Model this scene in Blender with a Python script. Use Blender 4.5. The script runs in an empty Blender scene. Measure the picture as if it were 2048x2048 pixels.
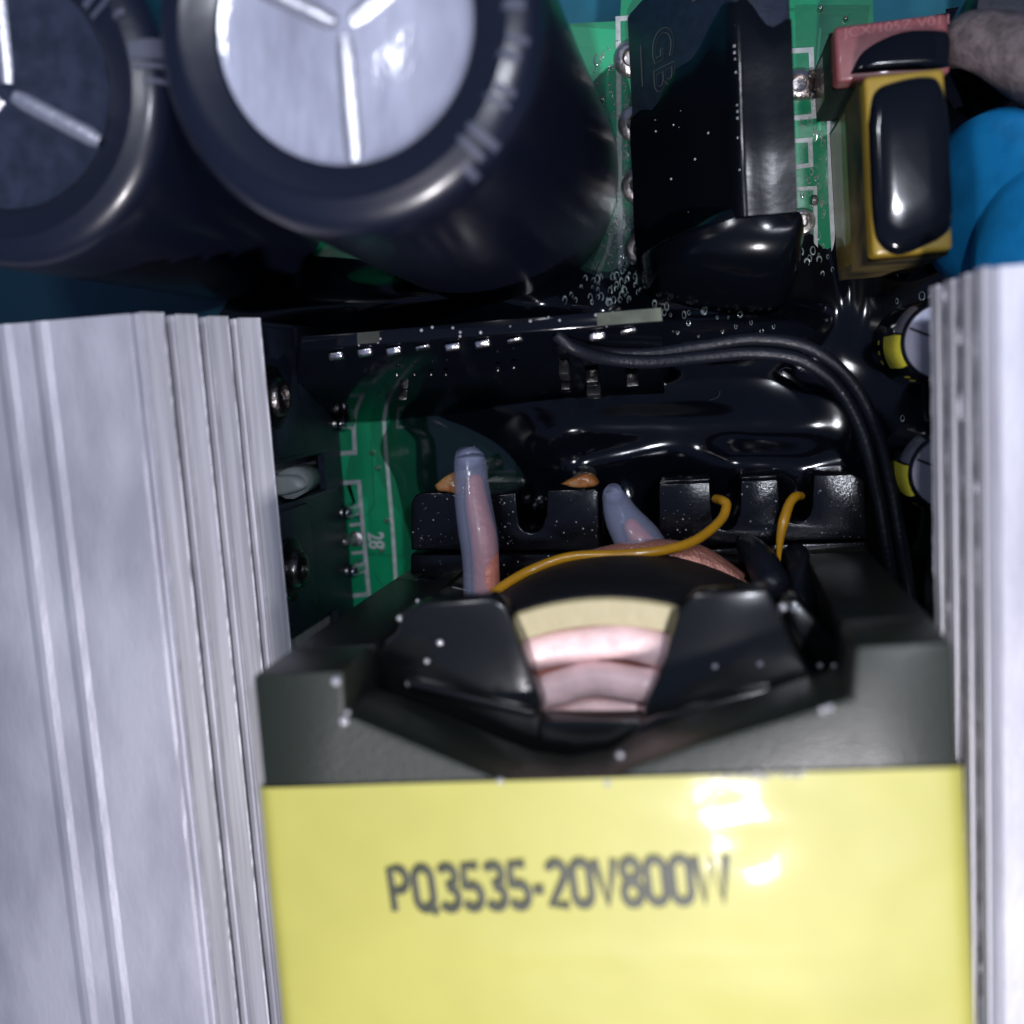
import bpy, bmesh, math, random
from mathutils import Vector, Matrix, noise
random.seed(7)
S = bpy.context.scene
COL = S.collection
R = math.radians

# ------------------------------------------------------------------ camera (1 unit = 1 cm)
CAM_H = 9.0
FPX = 2048.0
nv = Vector((376, -284, 2048)).normalized()          # world -Z seen by the camera (right, down, forward)
dv = Vector((.066, 1, 0)); dv = Vector((dv.x, dv.y, -(dv.x*nv.x + dv.y*nv.y)/nv.z)).normalized()   # world -Y
xv = dv.cross(nv)                                     # world +X
def w(c):                                             # camera (right, down, fwd) vector -> world
    return Vector((c.dot(xv), -c.dot(dv), -c.dot(nv)))
right, down, fwd = w(Vector((1,0,0))), w(Vector((0,1,0))), w(Vector((0,0,1)))
cd = bpy.data.cameras.new('camera'); cam = bpy.data.objects.new('camera', cd); COL.objects.link(cam)
cam.matrix_world = Matrix(((right.x, -down.x, -fwd.x, 0), (right.y, -down.y, -fwd.y, 0), (right.z, -down.z, -fwd.z, CAM_H), (0,0,0,1)))
cd.sensor_width = 36; cd.lens = 36; cd.clip_start = .05; cd.clip_end = 500
cd.dof.use_dof = True; cd.dof.focus_distance = 8.15; cd.dof.aperture_fstop = 0.22
S.camera = cam

# ------------------------------------------------------------------ dim room + lamps
W = bpy.data.worlds.new('World'); S.world = W; W.use_nodes = True
bg = W.node_tree.nodes['Background']
wn = W.node_tree.nodes; wl = W.node_tree.links
tc = wn.new('ShaderNodeTexCoord'); sep = wn.new('ShaderNodeSeparateXYZ'); wl.new(tc.outputs['Generated'], sep.inputs[0])
cr = wn.new('ShaderNodeValToRGB'); wl.new(sep.outputs['Z'], cr.inputs[0])
cr.color_ramp.elements[0].position = 0; cr.color_ramp.elements[0].color = (.10,.13,.24,1)
cr.color_ramp.elements[1].position = 1; cr.color_ramp.elements[1].color = (.20,.27,.50,1)
wl.new(cr.outputs[0], bg.inputs[0]); bg.inputs[1].default_value = .5
def area(name, loc, tgt, size, power, col):
    l = bpy.data.lights.new(name, 'AREA'); l.shape = 'SQUARE'; l.size = size; l.energy = power; l.color = col
    o = bpy.data.objects.new(name, l); COL.objects.link(o); o.location = loc
    o.rotation_euler = (Vector(tgt)-Vector(loc)).to_track_quat('-Z', 'Y').to_euler(); return o
area('flash_lamp', (.30,-5.72,11.5), (-.6,-.6,0), .66, 1080, (1,.96,1))
area('desk_lamp', (-3.02,4.00,11.5), (-1.2,.3,0), 1.0, 235, (.90,.93,1))
area('added_glint_lamp', (2.8,2.2,14), (.5,0,0), .55, 560, (.86,.90,1))  # added lamp with no source in the room; gives resin glints and fill
S.view_settings.view_transform = 'Standard'; S.view_settings.look = 'None'
S.view_settings.exposure = 0; S.view_settings.gamma = 1

# ------------------------------------------------------------------ pixel of the photograph (2048) -> place
def ray(px, py):
    return (right*(px-1024)/FPX + down*(py-1024)/FPX + fwd)
O = Vector((0,0,CAM_H))
def P(px, py, z=0):
    r = ray(px, py); return O + r*((z-CAM_H)/r.z)
def PX(px, py, X):
    r = ray(px, py); return O + r*(X/r.x)

# ------------------------------------------------------------------ materials
def mat(name, col, rough=.5, metal=0, coat=0, var=0, vscale=5, bump=0, bscale=30, col2=None, trans=0, alpha=1, stretch=None, sss=0, spec=.5, coatr=.06, rvar=0):
    m = bpy.data.materials.new(name); m.use_nodes = True
    nt = m.node_tree; b = nt.nodes['Principled BSDF']
    b.inputs['Base Color'].default_value = (*col, 1); b.inputs['Roughness'].default_value = rough
    b.inputs['Metallic'].default_value = metal; b.inputs['Coat Weight'].default_value = coat
    b.inputs['Coat Roughness'].default_value = coatr; b.inputs['Transmission Weight'].default_value = trans
    b.inputs['Alpha'].default_value = alpha; b.inputs['Specular IOR Level'].default_value = spec
    if sss: b.inputs['Subsurface Weight'].default_value = sss; b.inputs['Subsurface Radius'].default_value = (.3,.2,.2); b.inputs['Subsurface Scale'].default_value=.5
    t = nt.nodes.new('ShaderNodeTexCoord'); mp = nt.nodes.new('ShaderNodeMapping'); nt.links.new(t.outputs['Object'], mp.inputs[0])
    if stretch: mp.inputs['Scale'].default_value = stretch
    if var or col2:
        n = nt.nodes.new('ShaderNodeTexNoise'); n.inputs['Scale'].default_value = vscale; n.inputs['Detail'].default_value = 6
        nt.links.new(mp.outputs[0], n.inputs[0])
        r = nt.nodes.new('ShaderNodeValToRGB'); nt.links.new(n.outputs[0], r.inputs[0])
        c2 = col2 or tuple(c*(1-var) for c in col)
        r.color_ramp.elements[0].position = .38; r.color_ramp.elements[1].position = .62
        r.color_ramp.elements[0].color = (*c2,1); r.color_ramp.elements[1].color = (*col,1)
        nt.links.new(r.outputs[0], b.inputs['Base Color'])
        if rvar:
            mr = nt.nodes.new('ShaderNodeMapRange'); mr.inputs['To Min'].default_value = rough-rvar; mr.inputs['To Max'].default_value = rough+rvar
            nt.links.new(n.outputs[0], mr.inputs[0]); nt.links.new(mr.outputs[0], b.inputs['Roughness'])
    if bump:
        n2 = nt.nodes.new('ShaderNodeTexNoise'); n2.inputs['Scale'].default_value = bscale; n2.inputs['Detail'].default_value = 4
        nt.links.new(mp.outputs[0], n2.inputs[0])
        bp = nt.nodes.new('ShaderNodeBump'); bp.inputs['Strength'].default_value = bump; bp.inputs['Distance'].default_value = .02
        nt.links.new(n2.outputs[0], bp.inputs['Height']); nt.links.new(bp.outputs[0], b.inputs['Normal'])
        if coat: nt.links.new(bp.outputs[0], b.inputs['Coat Normal'])
    return m
M = {}
M['mask'] = mat('green_solder_mask', (.002,.31,.13), .32, coat=.5, var=.25, vscale=1.2, bump=.12, bscale=9)
M['pour'] = mat('green_pour', (.003,.20,.085), .3, coat=.5, bump=.1, bscale=9)
M['pour_light'] = mat('green_pour_light', (.004,.40,.17), .35, coat=.4)
M['edge'] = mat('laminate_edge', (.16,.17,.10), .7)
M['silk'] = mat('white_silkscreen', (.50,.55,.55), .6, var=.25, vscale=14)
M['mat'] = mat('teal_bench_mat', (.025,.30,.42), .6, var=.3, vscale=1.5, bump=.2, bscale=60)
M['solder'] = mat('solder', (.75,.74,.76), .22, 1, bump=.3, bscale=20)
M['pad'] = mat('tinned_pad', (.62,.58,.56), .35, 1, bump=.5, bscale=25)
M['alu'] = mat('extruded_aluminium', (.50,.50,.55), .56, .5, var=.25, vscale=16, bump=.12, bscale=40, stretch=(1,.03,1), rvar=.05)
M['groove_dark'] = mat('groove_shade_tone', (.22,.21,.23), .6, .5)  # darker aluminium tone for groove shade, not applied to any part
M['alu_top'] = mat('stained_aluminium', (.54,.54,.60), .53, .5, col2=(.38,.38,.44), vscale=2.0, bump=.12, bscale=30, stretch=(1,.35,1), rvar=.08)
M['sleeve'] = mat('black_pvc_sleeve', (.005,.007,.018), .34, coat=.4, bump=.2, bscale=3, coatr=.2)
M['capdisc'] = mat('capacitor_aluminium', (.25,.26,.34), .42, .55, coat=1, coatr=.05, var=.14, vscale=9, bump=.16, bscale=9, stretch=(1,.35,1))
M['capdisc_dark'] = mat('aluminium_dark_reflection', (.13,.15,.21), .3, .9, coat=.5, coatr=.1, var=.35, vscale=6, bump=.2, bscale=9)  # same disc aluminium, with its dark reflection put into the base colour
M['groove'] = mat('vent_metal', (.72,.72,.78), .4, .9, bump=.3, bscale=20)
M['print'] = mat('grey_print', (.06,.065,.10), .6)
M['resin'] = mat('black_potting_resin', (.003,.004,.007), .10, spec=.4, bump=.06, bscale=2.2, coatr=.03)
M['plastic'] = mat('black_epoxy', (.014,.021,.040), .45, spec=.4, var=.3, vscale=12, bump=.15, bscale=60)
M['bakelite'] = mat('black_bakelite', (.004,.004,.006), .16, coat=.2, var=.3, vscale=18, bump=.10, bscale=70, spec=.35)
M['flange'] = mat('smooth_bobbin_plastic', (.005,.006,.006), .22, coat=.3, bump=.1, bscale=6, coatr=.15, spec=.4)
M['wrap'] = mat('black_cloth_tape', (.008,.008,.010), .6, spec=.3, bump=.3, bscale=20)
M['leg'] = mat('ferrite_leg', (.007,.009,.008), .4, spec=.3, bump=.2, bscale=14)
M['slab_resin'] = mat('slab_resin', (.002,.003,.005), .17, spec=.3, bump=.15, bscale=3)
M['mat_shade'] = mat('shaded_mat_teal', (.006,.06,.10), .5, bump=.2, bscale=2)
M['ferrite'] = mat('ferrite', (.010,.014,.008), .45, coat=.3, bump=.2, bscale=40, coatr=.32)
M['tape'] = mat('yellow_tape', (.41,.39,.085), .5, coat=.6, var=.07, vscale=1.5, bump=.10, bscale=2.6, coatr=.06)
M['ink'] = mat('dark_ink', (.03,.035,.02), .5)
M['cream'] = mat('cream_margin_tape', (.37,.32,.17), .5, coat=.2, bump=.3, bscale=9)
M['copper'] = mat('enamelled_copper', (.95,.66,.64), .5, .0, coat=.25, bump=.3, bscale=22, var=.15, vscale=8, coatr=.2)
M['copper_lead'] = mat('litz_copper', (.52,.22,.16), .36, .4, coat=.4, bump=.8, bscale=16, stretch=(3,.6,3), coatr=.15)
M['core_wire'] = mat('sleeved_copper', (.70,.25,.18), .45, .1, bump=.7, bscale=18)
M['yellow_wire'] = mat('amber_insulation', (.62,.30,.012), .28, coat=.4, var=.15, vscale=5, bump=.1, bscale=30)
M['black_wire'] = mat('black_cable_jacket', (.008,.010,.016), .42, coat=.1, spec=.3, bump=.3, bscale=30)
M['screw'] = mat('plated_steel', (.16,.15,.15), .3, 1, bump=.5, bscale=15)
M['red'] = mat('red_box_plastic', (.235,.07,.075), .45, coat=.2, var=.12, vscale=20)
M['redprint'] = mat('faint_red_print', (.30,.11,.115), .5)
M['yellowbox'] = mat('yellow_box_plastic', (.36,.24,.03), .4, coat=.3, var=.12, vscale=6)
M['stainbox'] = mat('resin_stained_side', (.15,.115,.045), .6, spec=.3, col2=(.02,.02,.015), vscale=2, bump=.3, bscale=5)
M['blue'] = mat('blue_epoxy_disc', (.015,.32,.72), .3, coat=.5, bump=.25, bscale=4, var=.3, vscale=3)
M['brown'] = mat('grey_brown_sleeving', (.14,.11,.115), .8, var=.45, vscale=9, bump=1, bscale=25)
M['yprint'] = mat('yellow_print', (.62,.58,.05), .45, bump=.3, bscale=30)
M['flux'] = mat('amber_flux', (.40,.11,.015), .2, coat=.6, bump=1, bscale=10, col2=(.50,.26,.10), vscale=9)
M['white_glue'] = mat('white_silicone', (.34,.38,.37), .45, coat=.2, bump=.3, bscale=5)
M['edgeprint'] = mat('marking_outline', (.05,.06,.06), .6)
M['bare']=mat('bare_board_edge',(.10,.12,.08),.6,var=.5,vscale=5)
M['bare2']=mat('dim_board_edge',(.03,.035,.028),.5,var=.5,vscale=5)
M['chip'] = mat('chip_epoxy', (.012,.012,.014), .35)
def clear(name, tint, a, rough=.08):
    m = bpy.data.materials.new(name); m.use_nodes = True; nt = m.node_tree; b = nt.nodes['Principled BSDF']
    b.inputs['Base Color'].default_value = (*tint,1); b.inputs['Roughness'].default_value = rough; b.inputs['Coat Weight'].default_value = .5
    b.inputs['Coat Roughness'].default_value = .05
    b.inputs['Alpha'].default_value = a; return m
M['milky'] = clear('milky_silicone', (.46,.50,.70), .34, .30)
M['drop'] = mat('bubble_rim', (.42,.50,.47), .08, .5, coat=1)
M['shade_film'] = clear('board_shade_film', (.002,.012,.010), .82, .06)
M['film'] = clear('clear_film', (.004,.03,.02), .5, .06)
M['droplet_solid'] = mat('bright_droplet', (.5,.5,.52), .08, .3, coat=1)

# ------------------------------------------------------------------ mesh helpers (world coordinates)
def wloc(o):
    v = Vector((0,0,0))
    while o: v += o.location; o = o.parent
    return v
def obj(name, verts, faces, m, parent=None, smooth=False, base=None, bevel=0, seg=2):
    me = bpy.data.meshes.new(name)
    off = wloc(parent) if parent else Vector((0,0,0))
    loc = Vector((0,0,0))
    if not parent and base is not None: loc = Vector(base)
    me.from_pydata([tuple(Vector(v)-off-loc) for v in verts], [], faces)
    bm = bmesh.new(); bm.from_mesh(me)
    bmesh.ops.recalc_face_normals(bm, faces=bm.faces)
    if bevel:
        es = [e for e in bm.edges if len(e.link_faces)==2 and e.calc_face_angle(0) > .5]
        bmesh.ops.bevel(bm, geom=es, offset=bevel, segments=seg, profile=.5, affect='EDGES', clamp_overlap=True)
    bm.to_mesh(me); bm.free()
    me.materials.append(m)
    if smooth or bevel:
        for p in me.polygons: p.use_smooth = True
        if bevel or smooth == 'angle':
            try: me.set_sharp_from_angle(angle=R(40))
            except Exception: pass
    o = bpy.data.objects.new(name, me); COL.objects.link(o); o.parent = parent; o.location = loc
    return o
def empty(name, loc, label, cat, group=None):
    o = bpy.data.objects.new(name, None); COL.objects.link(o); o.location = loc; o.empty_display_size = .2
    tag(o, label, cat, group); return o
def tag(o, label=None, cat=None, group=None, kind=None):
    if label: o['label'] = label
    if cat: o['category'] = cat
    if group: o['group'] = group
    if kind: o['kind'] = kind
    return o
def prism_data(bot, top):
    n = len(bot)
    return [*bot, *top], [tuple(range(n))[::-1], tuple(range(n, 2*n))] + [(i, (i+1)%n, n+(i+1)%n, n+i) for i in range(n)]
def prism(name, poly, z0, z1, m, parent=None, **k):       # poly of world xy
    v, f = prism_data([Vector((p[0],p[1],z0)) for p in poly], [Vector((p[0],p[1],z1)) for p in poly])
    return obj(name, v, f, m, parent, **k)
def box(name, x0,x1,y0,y1,z0,z1, m, parent=None, **k):
    return prism(name, [(x0,y0),(x1,y0),(x1,y1),(x0,y1)], z0, z1, m, parent, **k)
def sheet(name, pix, z, m, parent=None, th=.004, **k):    # thin plate whose outline is given in pixels at height z
    return prism(name, [P(x,y,z)[:2] for x,y in pix], z, z+th, m, parent, **k)
def catmull(pts, n=8):
    pts = [Vector(p) for p in pts]; out = []
    ext = [pts[0]*2-pts[1]] + pts + [pts[-1]*2-pts[-2]]
    for i in range(1, len(ext)-2):
        a,b,c,d = ext[i-1:i+3]
        for k in range(n):
            t = k/n
            out.append(.5*((2*b)+(c-a)*t+(2*a-5*b+4*c-d)*t*t+(3*b-a-3*c+d)*t**3))
    out.append(pts[-1]); return out
def tube_data(pts, rad, seg=14, n=8, smooth=True, rnd=False, twist=None):
    path = catmull(pts, n) if smooth else [Vector(p) for p in pts]
    L = len(path); rs = rad if isinstance(rad,(list,tuple)) else [rad]*2
    def rr(i):
        t = i/(L-1)*(len(rs)-1); k = min(int(t), len(rs)-2); return rs[k]+(rs[k+1]-rs[k])*(t-k)
    V=[];F=[]; up=Vector((0,0,1)); rings=[]
    t0=(path[1]-path[0]).normalized()
    nrm = up - t0*up.dot(t0)
    if nrm.length<.05: nrm = Vector((1,0,0))-t0*t0.x
    nrm.normalize()
    for i,p in enumerate(path):
        t=(path[min(i+1,L-1)]-path[max(i-1,0)]).normalized()
        nrm=(nrm-t*nrm.dot(t)).normalized(); bn=t.cross(nrm)
        rings.append((p,nrm.copy(),bn,rr(i),t))
    full=[]
    if rnd:
        p,a,b,r,t=rings[0]
        for k in (0.05,.5,.85): full.append((p-t*r*math.sqrt(max(0,1-k*k))*.8,a,b,r*k))
    full += [(p,a,b,r) for p,a,b,r,t in rings]
    if rnd:
        p,a,b,r,t=rings[-1]
        for k in (.85,.5,.05): full.append((p+t*r*math.sqrt(max(0,1-k*k))*.8,a,b,r*k))
    for p,a,b,r in full:
        for s in range(seg):
            th=2*math.pi*s/seg; V.append(p+(a*math.cos(th)+b*math.sin(th))*r)
    for i in range(len(full)-1):
        for s in range(seg):
            s2=(s+1)%seg; F.append((i*seg+s,i*seg+s2,(i+1)*seg+s2,(i+1)*seg+s))
    F.append(tuple(range(seg))[::-1]); F.append(tuple((len(full)-1)*seg+s for s in range(seg)))
    return V,F
def tube(name, pts, rad, m, parent=None, seg=14, n=8, smooth=True, rnd=False, base=None):
    V,F=tube_data(pts,rad,seg,n,smooth,rnd); return obj(name,V,F,m,parent,smooth=True,base=base)
def lathe(name, prof, c, m, parent=None, seg=64, a0=0, a1=2*math.pi, base=None, sm='angle', tilt=None, caps=False):
    full = abs(a1-a0-2*math.pi)<1e-6; n = seg if full else seg+1
    V=[];F=[]
    for r,z in prof:
        for s in range(n):
            th=a0+(a1-a0)*s/seg; V.append(Vector((c[0]+r*math.cos(th), c[1]+r*math.sin(th), c[2]+z)))
    for i in range(len(prof)-1):
        for s in range(n if full else n-1):
            s2=(s+1)%n; F.append((i*n+s,i*n+s2,(i+1)*n+s2,(i+1)*n+s))
    if full and caps:
        if prof[0][0]>1e-4: F.append(tuple(range(n))[::-1])
        if prof[-1][0]>1e-4: F.append(tuple((len(prof)-1)*n+s for s in range(n)))
    if tilt is not None:
        cc=Vector(c); V=[cc+tilt@(v-cc) for v in V]
    return obj(name,V,F,m,parent,smooth=sm,base=base)
def join_data(parts):
    V=[];F=[]
    for v,f in parts:
        o=len(V); V+=v; F+=[tuple(i+o for i in q) for q in f]
    return V,F
def dome_data(c, r, h, seg=8, rings=3, nrm=None):
    V=[];F=[]
    for i in range(rings):
        a=i/rings*math.pi/2
        for s in range(seg):
            th=2*math.pi*s/seg; V.append(Vector((c[0]+r*math.cos(a)*math.cos(th), c[1]+r*math.cos(a)*math.sin(th), c[2]+h*math.sin(a))))
    V.append(Vector((c[0],c[1],c[2]+h)))
    for i in range(rings-1):
        for s in range(seg):
            s2=(s+1)%seg; F.append((i*seg+s,i*seg+s2,(i+1)*seg+s2,(i+1)*seg+s))
    t=len(V)-1
    for s in range(seg): F.append(((rings-1)*seg+s,(rings-1)*seg+(s+1)%seg,t))
    return V,F
def dome(name,c,r,h,m,parent=None,seg=20,rings=6,base=None):
    V,F=dome_data(c,r,h,seg,rings); return obj(name,V,F,m,parent,smooth=True,base=base)
def polyline_data(pix, wpx, z, th=.004):                  # a painted line of width wpx pixels through pixel points
    parts=[]
    pts=[P(x,y,z) for x,y in pix]; hw=wpx/227.5/2
    for a,b in zip(pts[:-1],pts[1:]):
        d=(b-a).normalized(); s=Vector((-d.y,d.x,0))*hw; a2=a-d*hw; b2=b+d*hw
        parts.append(prism_data([a2-s,b2-s,b2+s,a2+s],[q+Vector((0,0,th)) for q in (a2-s,b2-s,b2+s,a2+s)]))
        z0=th*.13
        parts[-1]=([v+Vector((0,0,z0*(len(parts)%3))) for v in parts[-1][0]],parts[-1][1])
    return join_data(parts)
def text(name, s, org, ux, uy, width, height, m, parent, bold=.0, th=.004, outline=False):
    cu=bpy.data.curves.new(name,'FONT'); cu.body=s; cu.size=1; cu.offset=bold
    if outline: cu.fill_mode='NONE'; cu.bevel_depth=outline; cu.bevel_resolution=0
    t=bpy.data.objects.new(name,cu); COL.objects.link(t); bpy.context.view_layer.update()
    me=bpy.data.meshes.new_from_object(t.evaluated_get(bpy.context.evaluated_depsgraph_get()))
    bpy.data.objects.remove(t); bpy.data.curves.remove(cu)
    xs=[v.co.x for v in me.vertices]; ys=[v.co.y for v in me.vertices]
    x0,x1,y0,y1=min(xs),max(xs),min(ys),max(ys)
    V=[Vector(org)+Vector(ux)*((v.co.x-x0)/(x1-x0)*width)+Vector(uy)*((v.co.y-y0)/(y1-y0)*height)+Vector((0,0,th if not outline else th+v.co.z*.3)) for v in me.vertices]
    F=[tuple(p.vertices) for p in me.polygons]
    return obj(name,V,F,m,parent)

# ================================================================== SETTING
bench=tag(box('bench_mat',-30,30,-30,30,-1.75,-1.6,M['mat']),kind='structure')
# ---- circuit board
yl=P(300,60)[1]
a=P(-300,75); b=P(1240,42); c_=P(1268,-60); d_=P(1742,-60); e=P(1748,80); f_=P(2000,62); g=P(2010,-60)
brd=prism('circuit_board',[(-8,a.y-.2),(b.x,b.y),(c_.x,c_.y+.9),(d_.x,d_.y+.9),(e.x,e.y),(f_.x,f_.y),(g.x,g.y+.9),(7,5.6),(7,-9),(-8,-9)],-.16,0,M['mask'])
tag(brd,kind='structure')
bk=tag(sheet('mat_shade_sheet',[(-400,470),(420,500),(620,600),(700,700),(560,760),(-400,760)],.01,M['mat_shade'],None,th=.02),kind='structure')  # dark teal sheet laid over the board to stand in for shaded bench mat
def silk(pix,wpx=9,z=.006): 
    V,F=polyline_data(pix,wpx,z); return obj('silkscreen_line',V,F,M['silk'],brd)
def pour(pix,z=.002,m='pour'): return sheet('pour_and_shade_patch',pix,z,M[m],brd,th=.003)
pour([(775,760),(945,850),(1060,985),(1060,1200),(880,1230),(835,1090),(760,960),(740,850)],.0015)  # transformer shadow beside the bobbin, put in as darker green
pour([(1240,600),(1120,600),(1120,555),(1170,520),(1240,420)],.0015)
pour([(1108,50),(1240,60),(1240,140),(1180,150),(1130,200),(1105,120)],.0015,'pour_light')
pour([(1115,590),(1150,590),(1140,520),(1115,560)],.004,'pour_light')
pour([(1590,10),(1740,10),(1660,560),(1640,560),(1600,360)],.0015)
pour([(560,905),(700,905),(690,960),(735,1000),(740,1100),(720,1040),(700,965),(560,965)],.0015,'pour_light')
pour([(855,850),(1000,850),(1010,930),(940,940)],.004)  # shadow behind the bobbin, also put in as darker green
silk([(763,770),(772,900),(785,1050),(795,1210)],8)
silk([(704,780),(710,905),(660,908)],9); silk([(688,820),(706,822)],7); silk([(688,758),(706,760)],7)
silk([(600,970),(718,964),(738,1188),(700,1192)],9); silk([(703,1050),(722,1048)],7); silk([(707,1106),(728,1104)],7)
silk([(1268,35),(1236,38),(1242,590),(1275,590)],9)
silk([(1120,70),(1138,70),(1140,112)],8)
silk([(1587,102),(1622,100),(1628,232),(1590,236)],9)
silk([(1590,282),(1620,280),(1622,330),(1592,334)],8)
silk([(1590,378),(1630,376),(1632,505),(1600,508)],7)
silk([(1660,222),(1664,400),(1672,548)],12)
silk([(1130,630),(1190,560),(1215,505),(1222,470)],7)
silk([(1753,1020),(1758,1060),(1775,1220)],12); silk([(1795,1150),(1812,1260)],9)
silk([(795,850),(795,815),(790,770)],5); silk([(795,855),(815,853)],5)
silk([(985,870),(1000,885),(998,905)],6); silk([(1105,850),(1190,935)],5); silk([(900,948),(1080,940)],5)
tx=P(735,1065); text('silkscreen_text','28',tx,(0,-1,0),(1,0,0),.155,.16,M['silk'],brd,bold=.03,th=.008)
tx=P(1672,572); text('silkscreen_text','XO',tx,(0,-1,0),(1,0,0),.22,.125,M['silk'],brd,bold=.02,th=.008)
def trace(pix,wpx,m='pour_light',z=.0042):
    V,F=polyline_data(pix,wpx,z,.0025); return obj('copper_trace',V,F,M[m],brd)
trace([(742,880),(748,1010),(735,1030)],3,'pour'); trace([(752,1150),(770,1180),(800,1200)],4,'pour')
trace([(728,1108),(800,1112)],5,'pour'); trace([(1150,90),(1190,95),(1215,140),(1215,260)],5,'pour_light')
trace([(1640,60),(1632,160),(1640,260)],5,'pour_light'); trace([(1648,280),(1650,480)],4,'pour'); trace([(1160,150),(1180,170),(1180,260)],4,'pour')
trace([(1120,560),(1160,545),(1180,500)],4,'pour_light'); trace([(1560,20),(1720,16)],4,'pour'); trace([(1640,30),(1720,26)],4,'pour')
# pads
def ring_pad(px,py,ro,ri,sx=1):
    c=P(px,py,0); r=ro/227.5; q=ri/227.5
    return lathe('solder_pad',[(r,0),(r*.97,.02),(r*.8,.05),(q*1.25,.06),(q,.04),(q,.008),(0.0001,.008)],(c.x,c.y,0),M['pad'],brd,seg=28)
for px,py in ((1264,118),(1272,248),(1278,372),(1284,500)): ring_pad(px,py,36,14)
ring_pad(1598,170,30,13); ring_pad(1602,445,27,10)
for px,py in ((1622,150),(1596,194),(1622,193),(1628,404)): ring_pad(px,py,9,4)
ring_pad(998,925,9,4)
for px,py in ((757,935),(765,1100),(775,1040),(746,905),(1150,130),(1205,200),(1150,585),(1690,40),(1640,20)): ring_pad(px,py,5,2.2)
for px,py in ((1850,1135),(1840,1080)): ring_pad(px,py,18,5)

# ================================================================== HEATSINKS
def heatsink(side, strips, topstart, label, xs_back, ridges, y0=-7.5):
    """strips: list of (inner edge px, outer edge px, row, z low, z high) from lowest to highest"""
    s=side
    ends=[]
    pr=[]
    for (pa,pb,row,za,zb_) in strips:
        A=P(pa,row,za); B=P(pb,row,zb_); ends.append((A,B))
    X0=ends[0][0].x; zlow=strips[0][3]
    ytop=lambda z: yt0+(z-zlow)*ysl
    yt0=ends[0][0].y; zt=strips[-1][4]; ysl=(ends[-1][1].y-yt0)/(zt-zlow)
    root=empty('heatsink',(X0+s*.8,-3,0),label,'heatsink','finned aluminium heatsinks')
    # solid body profile with grooves
    pr=[(X0+s*.62,.03),(X0+s*.62,zlow),(X0+s*.04,zlow+.01)]
    for k,(A,B) in enumerate(ends):
        pr+=[(A.x+s*.03,A.z+.01),(B.x+s*.03,B.z-.005)]
        if k<len(ends)-1:
            C=ends[k+1][0]; pr+=[(B.x+s*.42,B.z-.05),(C.x+s*.42,C.z-.02)]
    xt=P(topstart,strips[-1][2]-8,zt).x
    pr+=[(xt+s*.14,zt-.06),(xt+s*.01,zt-.01),(xt+s*.03,zt+.01)]
    for r in ridges: pr+=[(xt+s*(r-.07),zt+.008),(xt+s*(r-.02),zt+.022),(xt+s*(r+.02),zt+.020),(xt+s*(r+.08),zt-.003)]
    pr+=[(xt+s*xs_back,zt),(xt+s*xs_back,.03)]
    V=[];F=[];N=60;n_=len(pr)
    for q in range(N+1):
        t=(q/N)**1.5
        for k_,(x,z) in enumerate(pr):
            yy=ytop(min(max(z,zlow),zt)); yy=yy-(yy-y0)*t
            j_=noise.noise(Vector((k_*3.1,yy*3,s)))*.004
            V.append(Vector((x+j_,yy,z+j_*.5)))
    for q in range(N):
        for k in range(n_):
            k2=(k+1)%n_; F.append((q*n_+k,q*n_+k2,(q+1)*n_+k2,(q+1)*n_+k))
    F.append(tuple(range(n_))); F.append(tuple(N*n_+k for k in range(n_))[::-1])
    obj('fin_block',V,F,M['alu_top'],root)
    for k,(A,B) in enumerate(ends):
        V=[];F=[];N2=200
        d=Vector((B.x-A.x,0,B.z-A.z)); nn=Vector((-s*d.z*-1,0,0)); nn=Vector((-s*abs(d.z),0,abs(d.x))).normalized()
        for q in range(N2+1):
            e1=noise.noise(Vector((q*.13,k*4.1,s)))*.004+noise.noise(Vector((q*.6,k*4.1,s*2)))*.004+max(0,noise.noise(Vector((q*.25,k*2.7,s*5)))-.45)*.05
            prof=[(0,-.02),(0.0,.008+e1),(.06,.018+e1),(.12,.016),(.88,.016),(.94,.018+e1*.5),(1,.008),(1,-.02)]
            for t,h in prof:
                p=A+d*t+nn*h; yA=ytop(p.z)+.003; yy=yA-(yA-y0)*q/N2; V.append(Vector((p.x,yy,p.z)))
        m_=8
        for q in range(N2):
            for u in range(m_): F.append((q*m_+u,q*m_+(u+1)%m_,(q+1)*m_+(u+1)%m_,(q+1)*m_+u))
        F.append(tuple(range(m_))[::-1]); F.append(tuple(N2*m_+u for u in range(m_)))
        obj('fin',V,F,M['alu'],root)
    box('mounting_plate',*sorted((X0+s*.42,X0+s*.6)),y0,yt0-.02,.02,zlow-.004,M['alu'],root)
    return root
heatsink(-1,[(521,474,637,2.03,2.14),(456,414,632,2.26,2.37),(394,349,629,2.49,2.60),(328,278,626,2.72,2.84)],262,
  'long ridged aluminium heatsink filling the left side of the photo, stained top',5,(.66,.93))
heatsink(1,[(1864,1880,575,2.3,2.38),(1894,1910,562,2.52,2.60),(1924,1940,555,2.74,2.82),(1954,1974,535,2.96,3.04)],1988,
  'narrower ridged aluminium heatsink at the right edge, blown out white at its end',4,(.62,))

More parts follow.
